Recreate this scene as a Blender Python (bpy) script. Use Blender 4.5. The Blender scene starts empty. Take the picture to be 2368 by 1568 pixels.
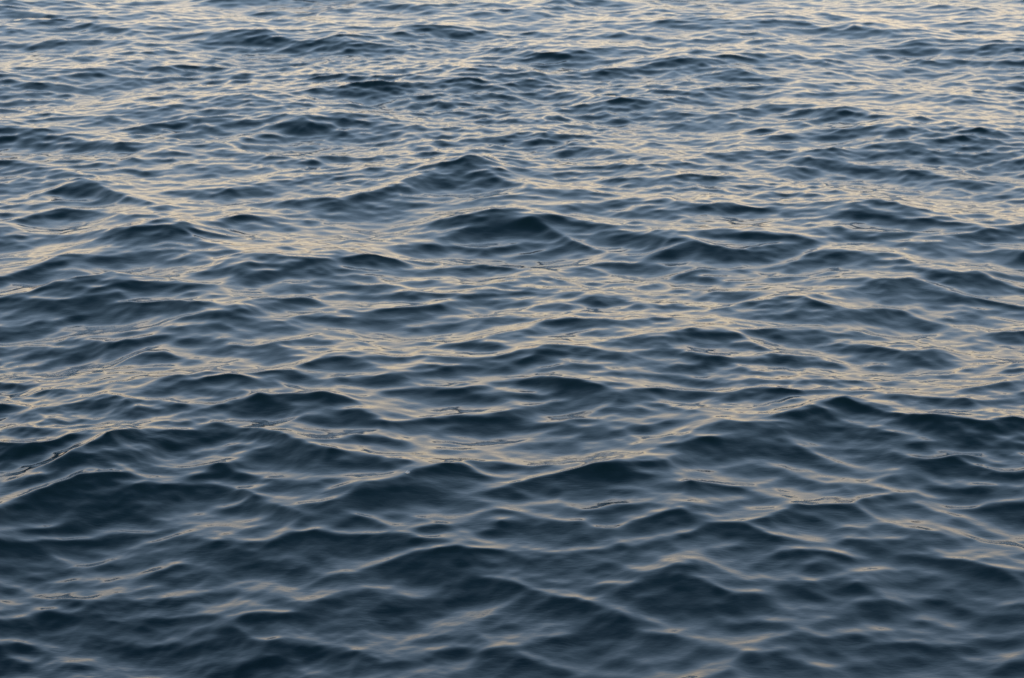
import bpy, math
import numpy as np

# ------------------------------------------------------------ camera
H_CAM = 3.3                      # eye height above the mean water level
PITCH = 18.0                     # degrees below the horizon
HFOV = 26.6
ASPECT = 1024.0 / 678.0
scene = bpy.context.scene
col = scene.collection
cam_d = bpy.data.cameras.new('camera')
cam = bpy.data.objects.new('camera', cam_d)
col.objects.link(cam)
cam.location = (0, 0, H_CAM)
cam.rotation_euler = (math.radians(90 - PITCH), 0, 0)
cam_d.sensor_width = 23.6
cam_d.lens = 23.6 / 2 / math.tan(math.radians(HFOV / 2))
cam_d.clip_start = 0.05
cam_d.clip_end = 9000
cam_d.dof.use_dof = True
cam_d.dof.focus_distance = 7.8
cam_d.dof.aperture_fstop = 6.3
scene.camera = cam

# ------------------------------------------------------------ sky and light
SUN_EL, SUN_ROT = math.radians(8), math.radians(180)
world = bpy.data.worlds.new("World")
scene.world = world
world.use_nodes = True
nt = world.node_tree
bg = nt.nodes['Background']
sky = nt.nodes.new('ShaderNodeTexSky')
sky.sky_type = 'NISHITA'
sky.sun_disc = False
sky.sun_elevation = SUN_EL
sky.sun_rotation = SUN_ROT
sky.air_density = 1.0
sky.dust_density = 1.0
sky.ozone_density = 1.0
# a thin even veil of evening haze over the clear sky: elevation, clear sky, wanted sky
SKY_GAIN = 0.12 * 2 ** 1.85
VEIL = 0.35
TABLE = [(0, (2.1, 2.0, 1.3), (1.8, 1.5, 1.18)), (7.5, (1.73, 2.2, 1.95), (1.74, 1.53, 1.28)),
         (12.5, (1.22, 1.7, 1.9), (1.46, 1.45, 1.42)), (17.5, (.92, 1.35, 1.65), (1.12, 1.36, 1.64)),
         (22.5, (.69, 1.06, 1.4), (.93, 1.30, 1.76)), (37.5, (.38, .62, .9), (.60, .96, 1.38)),
         (57.5, (.22, .37, .57), (.155, .338, .58)), (90, (.19, .29, .46), (.07, .16, .26))]
tc = nt.nodes.new('ShaderNodeTexCoord')
sx = nt.nodes.new('ShaderNodeSeparateXYZ')
rp = nt.nodes.new('ShaderNodeValToRGB')
nt.links.new(tc.outputs['Generated'], sx.inputs[0]); nt.links.new(sx.outputs[2], rp.inputs[0])
els = rp.color_ramp.elements
while len(els) < len(TABLE):
    els.new(0.5)
for e_, (deg, n_, t_) in zip(els, TABLE):
    e_.position = math.sin(math.radians(deg))
for e_, (deg, n_, t_) in zip(els, TABLE):
    e_.color = [max(0.0, t - VEIL * n) / 2 for t, n in zip(t_, n_)] + [1]
def vmul(sock, f):
    v = nt.nodes.new('ShaderNodeVectorMath'); v.operation = 'SCALE'; v.inputs['Scale'].default_value = f
    nt.links.new(sock, v.inputs[0]); return v.outputs[0]
add = nt.nodes.new('ShaderNodeVectorMath'); add.operation = 'ADD'
nt.links.new(vmul(rp.outputs[0], 2 / SKY_GAIN), add.inputs[0])
nt.links.new(vmul(sky.outputs[0], VEIL), add.inputs[1])
nt.links.new(add.outputs[0], bg.inputs[0])
bg.inputs[1].default_value = 0.12
scene.view_settings.view_transform = 'Standard'
scene.view_settings.look = 'None'
scene.view_settings.exposure = 1.85
scene.view_settings.gamma = 1.0

sun_d = bpy.data.lights.new('sun', 'SUN')
sun_d.energy = 0.3; sun_d.angle = math.radians(10); sun_d.color = (1, 0.82, 0.62)
sun = bpy.data.objects.new('sun', sun_d); col.objects.link(sun)
sun.rotation_euler = (math.radians(90) - SUN_EL, 0, 0)       # low behind the camera, veiled by haze

# ------------------------------------------------------------ wave field
rng = np.random.default_rng(11)
STROKES = """
Q1
2 25 960 15 1120 12 1280 8 1430 25
2 20 1750 35 1850 40 1980 60
1 15 70 15 250 30
2 12 0 60 250 75
2 20 80 100 200 100
2 20 280 100 380 105
2 22 330 125 430 135 560 140
1 25 0 185 120 175 330 160
2 12 570 78 680 78
2 15 580 158 780 158
1 20 880 150 980 145 1100 160
2 25 920 195 1040 195 1120 205
3 40 1120 190 1250 185 1330 210
3 35 1330 235 1450 225 1600 210 1720 215
2 20 1620 190 1750 215 1870 250
1 30 1280 290 1400 300 1550 290
2 25 1830 180 1980 165 2080 150
1 20 2080 155 2230 155
1 20 2260 250 2367 225
1 20 240 215 370 210 480 190
1 10 300 262 480 268
1 15 640 300 760 275
2 28 740 330 830 315 920 310
1 12 1150 330 1270 335
1 15 1440 150 1560 145
1 12 100 330 210 330
1 15 290 350 410 355
2 22 30 410 130 400 200 385
1 18 200 400 290 430
1 15 160 440 250 440
2 20 90 475 230 475
1 20 440 405 560 395 700 385
1 15 680 380 1100 380
2 12 1570 365 1670 365
2 35 1540 440 1650 415 1800 405
2 25 1620 445 1760 450
1 30 1800 410 1950 405 2060 385
2 25 2060 380 2150 375 2200 400
1 25 2200 430 2300 450 2367 420
2 20 940 462 1060 465 1150 480
1 25 560 540 700 520 850 495 950 480
1 15 1180 490 1300 490
2 25 560 610 680 598 800 590
1 20 1020 600 1160 595 1280 580
3 30 1300 545 1350 555
2 50 1290 600 1400 600 1520 610
1 20 1540 600 1620 620 1740 640
2 20 1150 665 1230 655 1310 645
1 18 950 690 1060 680
1 20 800 640 920 625
3 30 0 600 100 605 170 620
3 35 10 660 160 650 260 670 380 680
2 20 420 680 560 675
1 12 620 650 780 655
1 15 420 570 510 575
1 15 390 780 520 780 620 770
1 15 700 830 850 800
2 15 1370 750 1490 755
1 15 950 800 1110 800
1 15 1750 620 1900 600
1 15 1780 660 1900 650
3 18 50 780 200 800 400 815
3 30 10 855 100 850 200 860
3 45 260 890 350 855 430 880 540 915
3 30 430 920 560 935 690 940
2 22 150 960 250 935
2 25 60 1040 150 1010 260 990 380 975
1 20 0 960 100 955
1 15 430 995 560 1000 600 1015
2 25 650 975 720 965 750 985
3 25 860 905 960 905 1050 900
2 22 1090 920 1180 900 1290 885
1 20 1330 855 1450 850
3 25 1000 1030 1090 1005 1190 1010
2 30 1200 970 1290 960 1400 965
2 30 1290 930 1450 920 1560 910
1 15 1300 1050 1430 1060
2 30 1640 910 1760 880 1850 870
2 30 1850 830 1980 800 2080 775
3 25 2210 755 2280 755
2 40 1900 850 2050 840 2160 830
2 35 2080 890 2200 880
2 25 2200 820 2300 840 2367 860
2 25 2150 950 2230 930 2300 920
2 30 1560 980 1800 990 2000 960
1 30 1600 1030 1900 1020
2 20 2240 1000 2330 1000
3 45 2130 1100 2230 1060 2367 1040
2 15 170 1115 240 1100 320 1100
3 30 500 1090 600 1085 680 1060 760 1050
3 30 730 1085 850 1070 950 1090
2 20 950 1085 1080 1110
2 20 600 1160 700 1155 800 1155
2 15 0 1110 80 1105
3 35 460 1205 540 1195 610 1200
3 15 280 1190 370 1190
3 45 0 1310 100 1275 200 1235 290 1220
3 40 150 1350 250 1310 350 1300
2 20 620 1215 800 1215
3 25 960 1250 1080 1275 1200 1290
2 20 1250 1195 1400 1195
3 40 1560 1205 1700 1195 1800 1195
2 25 1280 1245 1430 1250 1560 1225
3 45 1090 1290 1200 1290 1290 1300
2 30 1480 1270 1600 1265 1700 1285
3 30 1960 1160 2100 1145 2230 1160 2367 1150
3 45 670 1350 750 1320 850 1340
3 35 450 1390 530 1360 600 1370
3 60 0 1420 120 1400 240 1400 400 1430
3 60 410 1480 500 1440 600 1470
3 60 80 1520 220 1510 330 1480
3 50 640 1430 800 1420 940 1420
3 30 830 1470 960 1460 1080 1450
2 30 980 1500 1120 1490
2 35 1310 1400 1400 1380 1470 1400
2 25 1180 1430 1300 1420
2 25 1460 1480 1560 1480 1620 1500
2 25 1470 1310 1640 1335 1780 1330
2 35 1760 1450 1900 1430 2100 1430
2 25 1780 1320 1960 1330
2 30 2150 1270 2230 1260
2 30 1700 1510 1900 1520
L 40 0 320 120 290 300 240
L 30 520 50 760 60 1000 70
L 40 560 220 750 200 900 180
L 40 750 410 1150 410
L 40 1000 120 1200 110 1500 110
L 30 300 560 400 500 600 450
L 30 1600 330 1900 300 2200 290
L 30 1200 400 1350 380
L 30 1800 560 2367 620
L 30 1700 690 2000 680
L 25 500 840 700 900 760 930
L 20 0 820 150 830 300 835
L 25 720 860 950 870
L 30 450 970 700 1010 850 1030 1000 990 1200 945
L 40 1100 1090 1300 1130 1500 1160
L 25 1640 900 1780 850 1900 790
L 20 20 1280 100 1250 210 1205
L 30 0 1170 150 1140
L 15 2290 760 2350 800
L 30 1400 1340 1500 1400 1620 1470 1700 1540
L 15 720 1500 850 1450 1000 1430
L 30 100 700 200 750 300 780
Q2
2 20 160 25 280 20 450 10
2 12 480 175 620 175
1 12 590 118 690 118
1 12 740 105 940 100
2 12 1250 135 1380 130
2 12 1420 155 1540 150
1 20 1050 115 1150 100 1300 95
2 30 1620 150 1740 150 1900 165
2 30 1740 215 1870 200 2000 190
2 35 1780 240 1950 235 2160 240
2 30 1900 280 2060 290 2200 310
1 12 2200 220 2310 220
2 22 1330 290 1400 280 1480 290
1 12 1190 215 1330 215
2 30 130 290 250 280 350 260
2 30 380 270 480 240 600 235
2 30 640 320 780 285 870 290
2 30 480 325 650 330 800 330
1 18 900 290 1060 270
1 25 0 300 130 300
2 35 0 390 100 380 190 400
2 20 0 440 100 440
1 15 220 460 330 465
1 12 490 450 600 455
1 12 840 425 1000 410
1 12 1080 438 1160 438
1 15 1010 345 1110 345
1 12 1260 430 1350 435
1 12 1420 425 1540 430
1 12 1520 355 1680 355
1 12 1700 435 1860 440
1 12 2050 380 2160 385
1 12 2270 400 2367 400
3 30 340 515 430 495 560 500
2 30 400 540 520 540 700 525
2 20 620 560 760 540
3 18 50 565 120 565
1 15 690 480 840 480
1 15 960 510 1060 500
2 25 1120 500 1200 485 1260 485
1 25 980 540 1150 520
2 25 1250 540 1380 515 1500 500 1600 495
2 30 1440 545 1560 530 1680 540
2 35 1560 600 1680 580 1780 590
1 25 1380 620 1500 610 1580 605
2 25 1780 600 1900 620 2010 630
1 20 1880 640 2060 660
1 20 2100 680 2250 710
1 20 740 590 850 580 960 600
2 20 70 650 200 640 270 640
2 18 330 640 450 645
2 15 240 690 320 690
1 15 130 740 250 735
2 15 380 715 490 710
1 12 540 730 640 730
2 20 940 720 1060 715 1200 715
1 20 900 745 1030 740
1 15 1180 640 1300 630
2 20 1450 700 1600 710 1700 690
2 20 1800 730 1950 740 2150 745
2 15 1180 780 1300 775
3 20 1380 745 1480 760 1620 790
2 35 1470 790 1600 800 1720 815
2 30 1290 820 1400 810
2 20 1740 790 1860 800 1980 820
3 20 2060 860 2130 860 2180 875
2 20 2190 780 2367 780
1 15 1780 850 1900 855
1 15 400 790 600 785
1 15 600 850 720 860 900 860
1 12 950 830 1100 830
2 20 0 860 120 870
2 25 0 905 150 895 350 915
1 35 1150 930 1280 905 1400 930
2 18 260 970 450 955 620 930 740 925
2 22 460 1000 650 1000
2 25 800 970 950 965 1100 970
2 25 1050 980 1150 1000 1300 1010
2 40 1480 1000 1620 980 1760 990
2 25 1500 930 1650 930 1800 950
3 20 1780 960 1900 985 2000 1000
2 20 1880 1045 2050 1045 2200 1055
1 20 2000 920 2120 925
3 60 0 1030 60 1020 130 1050
3 30 150 1030 250 1035 400 1040
2 40 220 1060 350 1080 500 1100
3 25 440 1070 560 1070 690 1100
2 45 450 1110 600 1130 740 1160
2 30 400 1220 500 1200 600 1220
2 40 600 1250 700 1240
3 30 700 1160 750 1160
3 50 800 1110 880 1150 980 1180
3 40 960 1120 1050 1095 1140 1090 1240 1110
3 70 980 1180 1100 1170 1250 1180
2 30 1300 1140 1400 1130
2 25 0 1200 120 1190 300 1180
2 40 0 1090 150 1080
3 20 130 1290 200 1290 280 1305
2 15 300 1270 400 1260
3 35 780 1290 850 1275 930 1300
2 20 620 1330 720 1320
2 20 1430 1195 1560 1200 1700 1190
2 20 1680 1180 1760 1170 1850 1195
1 20 1540 1120 1680 1115
3 20 2060 1100 2200 1095 2270 1110
3 25 2220 1190 2367 1210
3 35 1860 1290 1980 1275 2100 1265 2250 1285 2367 1310
3 40 1650 1330 1750 1300 1830 1290
2 60 1750 1380 1900 1370 1960 1360
3 30 1960 1390 2150 1400 2367 1430
3 30 1240 1365 1350 1370 1440 1390
2 30 1300 1410 1430 1420
2 30 1500 1370 1650 1350
2 30 1640 1450 1750 1430
3 30 1720 1500 1850 1490 1960 1510
2 25 940 1360 1080 1360
2 25 0 1350 100 1340 200 1370
2 25 200 1430 340 1400
2 25 560 1430 740 1420
2 20 570 1500 720 1470
3 25 160 1490 300 1485
3 30 900 1530 1000 1540 1080 1560
3 25 1090 1530 1250 1520
2 25 1260 1480 1400 1470
2 20 1400 1540 1600 1550
2 25 0 1535 150 1530
3 25 660 1555 800 1560
L 40 480 70 620 70
L 30 600 20 850 20
L 40 1540 80 1750 120 2000 120
L 30 1900 130 2150 200
L 30 620 200 750 240 850 255
L 25 0 200 200 190 350 200
L 25 50 340 250 340
L 40 180 400 300 430 400 470
L 30 500 600 600 680 720 700
L 30 1050 460 1350 460 1550 465 1700 520 1760 560
L 30 880 680 960 650 1150 610
L 30 0 770 200 780 500 755
L 30 350 900 600 900 1000 930
L 20 50 975 250 1005 500 1020
L 25 1850 920 2000 970 2200 1030 2367 1060
L 18 80 1010 200 1080 330 1130
L 25 1140 1060 1350 1080
L 25 1000 1310 1200 1300 1400 1260
L 30 1650 1130 1850 1110
L 15 800 1070 880 1105 960 1110
L 20 1260 1220 1350 1170 1430 1155
L 25 1450 1270 1700 1275
L 20 1850 1240 2000 1250 2200 1240
L 25 930 1410 1100 1400 1230 1350
L 30 700 1440 900 1440 1060 1520
L 15 1900 1310 2000 1345 2200 1375
L 25 1240 870 1500 880 1800 890
Q3
3 40 500 30 600 15 700 20
3 25 270 60 380 50 500 40
3 15 640 72 800 72
2 20 150 120 320 95 450 100
2 15 0 60 200 50
2 25 1150 75 1300 80 1450 90
3 35 1400 120 1480 105 1600 105 1700 120
2 15 1240 145 1380 145
3 35 970 180 1060 165 1140 180
2 15 660 180 800 185
3 25 720 245 820 235 920 235
2 15 860 205 970 210
3 20 1290 265 1420 260
3 12 1460 262 1560 265
2 20 0 235 70 200 110 215
3 20 200 245 280 250
3 40 260 320 360 285 470 280
3 40 0 320 80 315 120 330
3 35 400 330 550 310 720 330
3 45 1180 290 1220 300 1300 320
3 20 1130 330 1190 330
2 20 820 370 930 350
3 45 1400 370 1550 355 1640 345 1740 360
3 30 1740 410 1900 380 2100 365 2367 365
2 45 2050 430 2200 430 2367 420
3 40 1630 460 1750 465 1860 475
2 20 1950 125 2100 130
2 25 1830 240 2000 230
2 25 1950 270 2200 270
2 20 1680 205 1800 200
2 25 2150 35 2300 30
2 20 1370 195 1440 200
2 20 2080 290 2250 310
3 80 0 510 120 510 260 480 370 450
3 40 0 600 50 590 160 570
2 25 100 440 200 440
2 20 0 400 80 400
3 30 170 610 280 580 400 570
3 40 370 540 450 540 600 550
2 30 480 440 550 440 620 460
3 40 720 440 830 430 930 440
3 30 700 480 850 470 1000 455
3 35 1090 410 1180 420 1270 425
3 60 1170 540 1260 510 1380 520 1500 550
2 40 1260 590 1500 590
2 30 700 540 850 530
3 30 650 630 780 620 880 610
3 50 880 640 980 610 1050 640
3 60 1030 680 1100 690 1130 720
3 90 180 740 350 690 500 660
3 120 320 800 500 770 700 720 900 720
3 100 600 800 800 790 960 770
3 100 60 830 200 820 400 870
3 80 950 720 1080 740 1200 780
3 70 1200 770 1300 810 1400 840
3 50 230 980 350 960 500 930
2 40 550 980 700 990 850 960
3 60 0 980 120 1010 250 1020
3 70 1000 960 1150 960 1300 970
3 80 1300 930 1450 920 1600 920
3 70 1500 960 1700 970
3 100 1800 1060 1950 1020 2100 1020
3 120 1850 1120 2050 1120 2150 1120
2 50 1780 680 1900 620 2100 600 2200 610
2 80 1700 760 1900 720 2100 700
2 30 1380 780 1500 770
2 50 1540 830 1620 810 1720 850
2 30 2000 760 2200 760
3 30 2250 800 2300 800 2367 820
3 40 2160 900 2260 900
3 40 900 1020 1100 1020 1250 1000
2 60 1000 1100 1300 1090
2 60 1500 1260 1800 1230 2000 1200
3 60 1600 1330 1850 1300 2100 1230
3 20 1090 1300 1150 1275 1350 1275
3 30 650 1240 800 1210
2 60 550 1330 750 1310 950 1320
3 60 900 1380 1050 1350 1200 1400
3 80 850 1500 1050 1480 1250 1530
3 80 1200 1420 1400 1440 1500 1460
2 40 40 1350 150 1330
3 60 150 1330 300 1310 450 1310
3 40 30 1510 100 1540
3 100 2200 1500 2367 1530
3 40 2100 1450 2200 1450
2 40 0 1120 200 1110 400 1110
2 40 640 1510 900 1560
L 25 350 110 500 80 650 50 800 45 950 90 1150 120
L 40 0 270 100 240 300 190 500 150
L 30 1150 220 1300 235 1500 240 1700 260
L 40 1550 20 1800 30 2000 50
L 25 1750 150 1900 110 2000 80
L 20 0 450 180 470 330 440
L 20 80 640 250 560 420 490 520 420 800 390 1000 380
L 20 150 700 260 660 400 610 600 590
L 25 0 780 100 730 180 700
L 35 1050 370 1250 385 1350 390
L 25 1270 420 1400 460 1520 480 1700 440
L 18 1720 390 1800 430 1860 460
L 35 1850 530 2050 540 2200 520 2367 540
L 15 940 510 1000 480 1080 470
L 20 850 570 1000 560 1100 560
L 15 660 650 800 660 900 640
L 12 1150 440 1120 520 1100 610
L 20 1100 610 1140 670 1250 730 1400 800
L 15 1650 800 1800 850
L 20 1470 855 1600 880 1900 880 2050 910 2200 960 2340 970
L 20 1400 750 1650 740
L 15 650 840 850 820 1000 770
L 20 600 960 800 920 1000 860 1150 830
L 20 1050 910 1200 915 1300 890 1480 860
L 20 0 890 250 880
L 20 0 920 150 930 300 940 500 895 700 895
L 20 330 1040 450 1100
L 20 560 1120 700 1080 850 1030
L 20 300 1140 500 1140 650 1170
L 20 0 1220 200 1220 500 1240 700 1190
L 20 1600 1060 1750 1030 1850 980
L 25 1100 1170 1400 1180 1600 1170
L 20 900 1310 1100 1280 1200 1265
L 30 1700 1430 1950 1370 2150 1300
L 30 1700 1465 2000 1430 2100 1410 2300 1420
L 25 120 1400 250 1480 400 1500 600 1560
L 15 1900 1560 2000 1540 2150 1530
Q4
3 25 0 100 100 100
2 25 170 30 270 60
2 25 380 80 530 80
3 25 700 60 850 80
2 20 860 90 980 100
3 20 1130 90 1260 80 1350 100
2 30 1520 60 1650 50 1780 60
2 30 1640 90 1800 100
2 20 2050 60 2200 70
3 50 50 200 150 190 300 210
3 20 200 240 300 240
3 25 100 150 190 150
2 50 680 150 750 150 850 180
1 60 650 210 800 230 900 240
2 35 1050 260 1200 250 1320 245
3 20 580 250 620 275
3 30 1340 350 1420 335 1480 350
3 25 1490 310 1560 305 1620 320
2 20 1780 275 1950 275
2 20 1960 300 2100 300
2 20 2250 290 2367 290
3 40 1670 350 1850 370 2000 350
3 30 2050 370 2200 385 2300 390
2 20 2120 235 2220 230
2 60 950 410 1100 390 1250 400
3 60 1250 430 1400 410 1550 410 1700 430
3 40 1900 430 2100 450
3 50 850 440 930 455 1000 480
3 60 1000 490 1150 510 1300 540 1400 550
2 30 800 520 900 530
2 30 1500 520 1700 540
3 70 1900 590 2050 570 2180 590
3 60 2000 620 2200 630
3 60 2220 500 2367 510
3 40 400 600 480 590 550 620
3 60 180 640 300 620 400 640
3 60 0 690 80 670 170 700
3 60 250 690 400 680 500 690
2 25 680 690 800 690
2 20 560 580 680 590
2 25 1060 620 1150 610
3 60 620 850 720 810 820 830
2 30 380 790 600 780
3 60 920 880 1050 870 1150 890
3 50 1050 920 1200 930
2 40 800 940 900 920
2 60 1250 840 1350 810 1450 800
3 60 1540 800 1600 780 1640 820
2 70 1700 760 1800 740 1880 770
3 100 2200 800 2367 790
3 60 2000 720 2150 740
3 60 240 1000 350 1000 450 1030
2 40 250 920 400 910
2 50 500 1010 700 990
3 60 700 1110 830 1070 870 1100
2 60 600 1160 800 1140
3 100 500 1210 700 1230 900 1220 1050 1210
3 50 850 1260 1050 1270
2 50 1150 1180 1250 1220
2 40 1350 1010 1500 1020
2 50 1680 990 1850 1010 2000 1000
2 40 1250 1070 1500 1080
3 50 1350 1150 1600 1140
2 60 1600 1120 1750 1110 1900 1130
3 100 0 1200 150 1220 300 1260
3 60 250 1330 400 1350 600 1340
3 30 1100 1340 1200 1340
3 50 70 1430 200 1430 300 1440
3 50 0 1500 100 1510 200 1550
3 25 850 1460 960 1465
2 40 750 1500 900 1490
3 90 1040 1520 1100 1500 1180 1530
3 60 1200 1470 1350 1480
3 40 1250 1420 1450 1400 1600 1400
2 50 1550 1260 1700 1240 1850 1250
2 40 1700 1330 1800 1310
3 40 1700 1460 1850 1440 2000 1460 2150 1480
2 30 1700 1540 2000 1540
3 80 2250 1540 2367 1520
3 40 2150 1420 2350 1430
2 50 2050 1300 2250 1310
2 40 2000 1190 2200 1170
2 40 2050 1030 2150 1050
L 25 0 40 150 20 300 15
L 20 200 170 300 180 450 190
L 30 450 140 600 140
L 25 900 60 1050 70 1150 60 1300 55 1450 70 1550 120 1650 150
L 40 1400 230 1700 230 2000 240 2200 250
L 30 2050 170 2200 110 2367 100
L 25 1050 200 1200 220 1400 235
L 20 630 280 750 320 900 335
L 35 620 430 750 420 850 390 950 330 1100 290
L 25 1900 330 2100 345 2350 350
L 30 0 570 200 565 400 560 600 560 700 540
L 15 1820 440 1920 470
L 25 550 630 700 640 900 640
L 25 1000 590 1200 600 1400 640 1600 670 1750 690 1900 710
L 15 1650 670 1750 620
L 30 900 820 1100 810
L 25 700 740 900 750 1000 760
L 30 1050 740 1300 740
L 25 600 920 750 900 850 860 950 830
L 15 1120 850 1250 910 1400 940 1550 920
L 20 1520 780 1580 740 1750 700
L 20 1640 800 1700 850 1900 870 2050 900 2150 960 2250 1020 2367 1070
L 20 1500 870 1700 840
L 20 1300 980 1500 990
L 15 600 1050 750 1020 950 970
L 20 880 1110 1000 1140 1200 1110
L 20 400 1130 550 1130
L 20 160 1170 300 1200 400 1220
L 20 520 1250 650 1300 750 1360 850 1400
L 20 1220 1300 1350 1370 1500 1390
L 25 1500 1240 1700 1205 1850 1210 1950 1250
L 40 850 1420 1000 1410 1150 1430
L 20 940 1540 1000 1490
L 20 100 1480 200 1520 300 1560
L 20 550 1560 700 1540 850 1480
L 25 1600 1080 1750 1075
L 20 1400 1520 1600 1510 1800 1515
L 20 2150 1550 2300 1500 2367 1470
N00
2 20 1470 30 1600 22 1800 15 1950 12
2 18 1950 15 2080 30 2200 50
2 15 200 38 280 35 420 42
2 10 0 70 150 95 380 110
2 20 150 140 220 135 270 142
2 20 430 165 490 155 540 158
3 25 470 205 560 190 650 195 740 205 850 205
2 15 0 245 120 240 250 235
1 12 0 300 60 305 180 320
2 10 360 335 440 335 560 320
2 10 830 130 920 100 960 110
1 10 850 130 1020 130
2 15 850 240 1000 232 1150 235
1 15 700 285 860 295
2 15 1410 235 1520 230 1640 245
1 10 1330 195 1440 180
3 20 1530 290 1580 285 1620 300
2 18 1500 325 1560 340
3 50 1700 280 1800 260 1900 265 1960 290
2 35 1750 320 1850 330 1950 340
3 45 2010 335 2130 330 2250 330 2368 320
1 12 1280 335 1390 345 1480 370
2 25 1940 450 2060 440
1 30 2050 480 2200 480 2368 450
1 12 1740 490 1830 498 1920 505
3 20 1120 500 1200 480 1260 500 1290 525
3 25 1260 465 1330 455 1400 485
1 12 970 455 1080 420 1180 395
1 10 240 425 340 430
1 10 560 395 740 405
1 15 200 500 300 490 380 500
2 18 480 530 560 530 610 530
1 10 580 490 800 495
2 18 770 550 860 545 940 555
2 22 700 605 790 590 880 590
2 20 1000 575 1090 570 1150 575
1 12 1180 565 1300 580 1480 575
1 12 1500 570 1660 570
3 22 50 620 120 605 180 615
3 18 210 580 280 580
2 12 360 610 450 630 520 640
2 18 540 625 620 635
2 15 80 660 170 655
2 15 290 660 370 665
3 20 100 718 200 712 320 720
1 12 640 695 800 690
1 10 40 785 130 782
1 10 380 790 480 800
2 25 1070 755 1200 750 1340 740
2 12 1470 685 1560 700 1640 725
2 15 1560 690 1700 710
2 20 850 810 980 795 1060 780
1 15 700 820 850 815
2 15 640 860 740 870
2 20 1200 845 1350 825 1500 820 1650 815
3 20 950 895 1050 880 1160 880 1280 880
2 30 940 920 1050 915 1170 920
2 20 1220 945 1330 935 1440 925
2 22 1500 905 1650 895 1780 890 1920 870
3 25 1960 820 2000 808 2050 830
3 40 1970 880 2100 870 2200 900 2340 930
2 30 2000 930 2150 940
2 22 1720 985 1850 975 1960 965
1 15 1430 1030 1560 1010
1 12 1420 1065 1570 1045
3 25 30 910 100 900 200 915
3 20 0 995 120 985 220 980
3 35 220 975 330 970 450 975
3 40 200 1010 400 1020 600 1015 850 1015
1 15 960 985 1150 985
1 12 600 1165 750 1155 880 1150
2 15 780 1190 900 1180
2 18 30 1160 150 1160 250 1185 380 1210
3 15 400 1215 500 1220 620 1228
2 30 0 1290 100 1280 240 1275
2 25 0 1340 150 1330
3 20 460 1275 520 1265 560 1275
3 50 440 1320 560 1310 680 1320 760 1340
3 30 340 1355 440 1330
3 35 600 1360 750 1370 900 1390 1000 1410
2 25 230 1440 330 1425 430 1415
3 18 100 1540 180 1505 330 1495 530 1470
2 20 590 1500 700 1500 900 1530
2 20 480 1540 620 1530
2 20 1050 1440 1110 1460 1150 1490
1 18 1150 1205 1260 1195 1330 1195
2 20 1430 1210 1540 1200 1680 1195
1 12 1720 1115 1850 1120
3 15 2080 1120 2200 1130
3 25 1300 1345 1450 1350 1590 1350
2 30 1620 1370 1700 1350 1800 1350
2 20 1780 1325 1880 1315
2 30 1860 1430 1980 1410 2368 1400
3 20 1560 1520 1650 1495 1760 1510
2 15 1450 1550 1600 1550
2 15 1960 1285 2080 1280
L 15 700 1290 850 1340 1000 1380 1080 1390
L 12 250 1410 350 1340 450 1285
L 12 30 1560 120 1500 250 1465
L 15 1380 1550 1500 1530 1650 1475 1780 1450
L 12 950 970 850 940 700 910
L 20 1100 1400 1400 1400
L 20 1750 560 2000 600 2300 580
L 30 300 760 500 780 700 700
L 20 1300 1270 1600 1270 1700 1290
L 15 1940 880 1850 920 1700 950 1540 980
L 25 300 1090 500 1180
L 25 950 1430 1250 1530 1380 1545
N10
2 15 180 45 260 35 360 50
3 25 320 65 400 50 470 55
2 15 470 45 560 70 640 95
1 15 740 75 830 75
2 25 1450 40 1530 35 1600 45
2 20 1740 15 1850 15
1 15 1220 90 1340 95
1 10 1430 90 1530 90
1 15 1880 60 2000 50 2100 50
1 10 990 130 1130 145
2 12 430 190 560 190 700 200
2 25 330 250 460 260 590 260 670 245
3 25 660 230 760 220 860 235 970 235
1 20 1090 185 1180 190 1300 195
2 12 2060 180 2130 175 2250 180
2 15 1910 265 2000 260 2100 265
1 12 2340 270 2368 275
2 18 0 275 80 270
3 20 0 340 100 325 240 320
3 25 100 340 200 350 300 350
2 30 280 370 400 370 500 375
2 18 1060 350 1150 350 1220 335
1 12 1380 325 1500 320
3 25 1430 435 1560 430 1700 410
2 20 1600 400 1760 385 1830 370
2 22 1850 380 1980 370 2060 360
2 15 2080 330 2200 355
1 20 990 410 1100 395 1250 390
3 30 2160 460 2260 450 2368 440
2 25 2160 490 2368 490
2 30 1790 500 1900 485
1 25 1300 470 1450 460
3 12 40 550 100 550 130 555
3 35 0 660 150 640 300 640 380 640
3 25 80 600 200 595 350 600 460 605
3 15 130 690 260 690
2 18 580 605 700 580 830 560
2 15 690 575 780 545 850 555
2 25 830 630 960 620 1070 600
2 25 880 690 1000 685 1120 685
2 15 1100 540 1250 525 1330 520
3 20 1260 600 1380 580 1480 610
2 20 1200 560 1330 550
2 25 1300 630 1400 625 1500 650
2 18 1460 685 1560 670 1640 700
1 15 1130 640 1250 640
2 15 560 740 650 745
1 15 1230 740 1380 730
1 20 840 805 940 800
2 25 1680 790 1760 750 1850 735 2040 755
2 20 1650 800 1760 790
2 20 2040 800 2200 800 2300 790
2 20 1820 830 2000 840
1 15 1820 635 1920 635
2 18 1940 680 2120 680
3 18 1265 845 1310 830 1370 850
1 15 1120 940 1270 945
2 20 1370 975 1440 965 1580 970
2 20 1200 1010 1340 1005
2 18 1500 1040 1590 1030 1660 1045
1 15 1630 885 1760 905
2 15 1790 960 1890 985
2 20 1680 1070 1800 1065 1920 1070
1 12 2000 1090 2110 1090
1 12 1460 1085 1620 1095
2 30 0 950 100 940 240 960
1 25 280 995 370 985 460 1000
2 12 620 1055 700 1050 790 1065
1 12 0 815 150 830 400 845
1 12 200 905 480 905
3 25 950 1120 1010 1110 1050 1130
3 20 1040 1160 1080 1190
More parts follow.
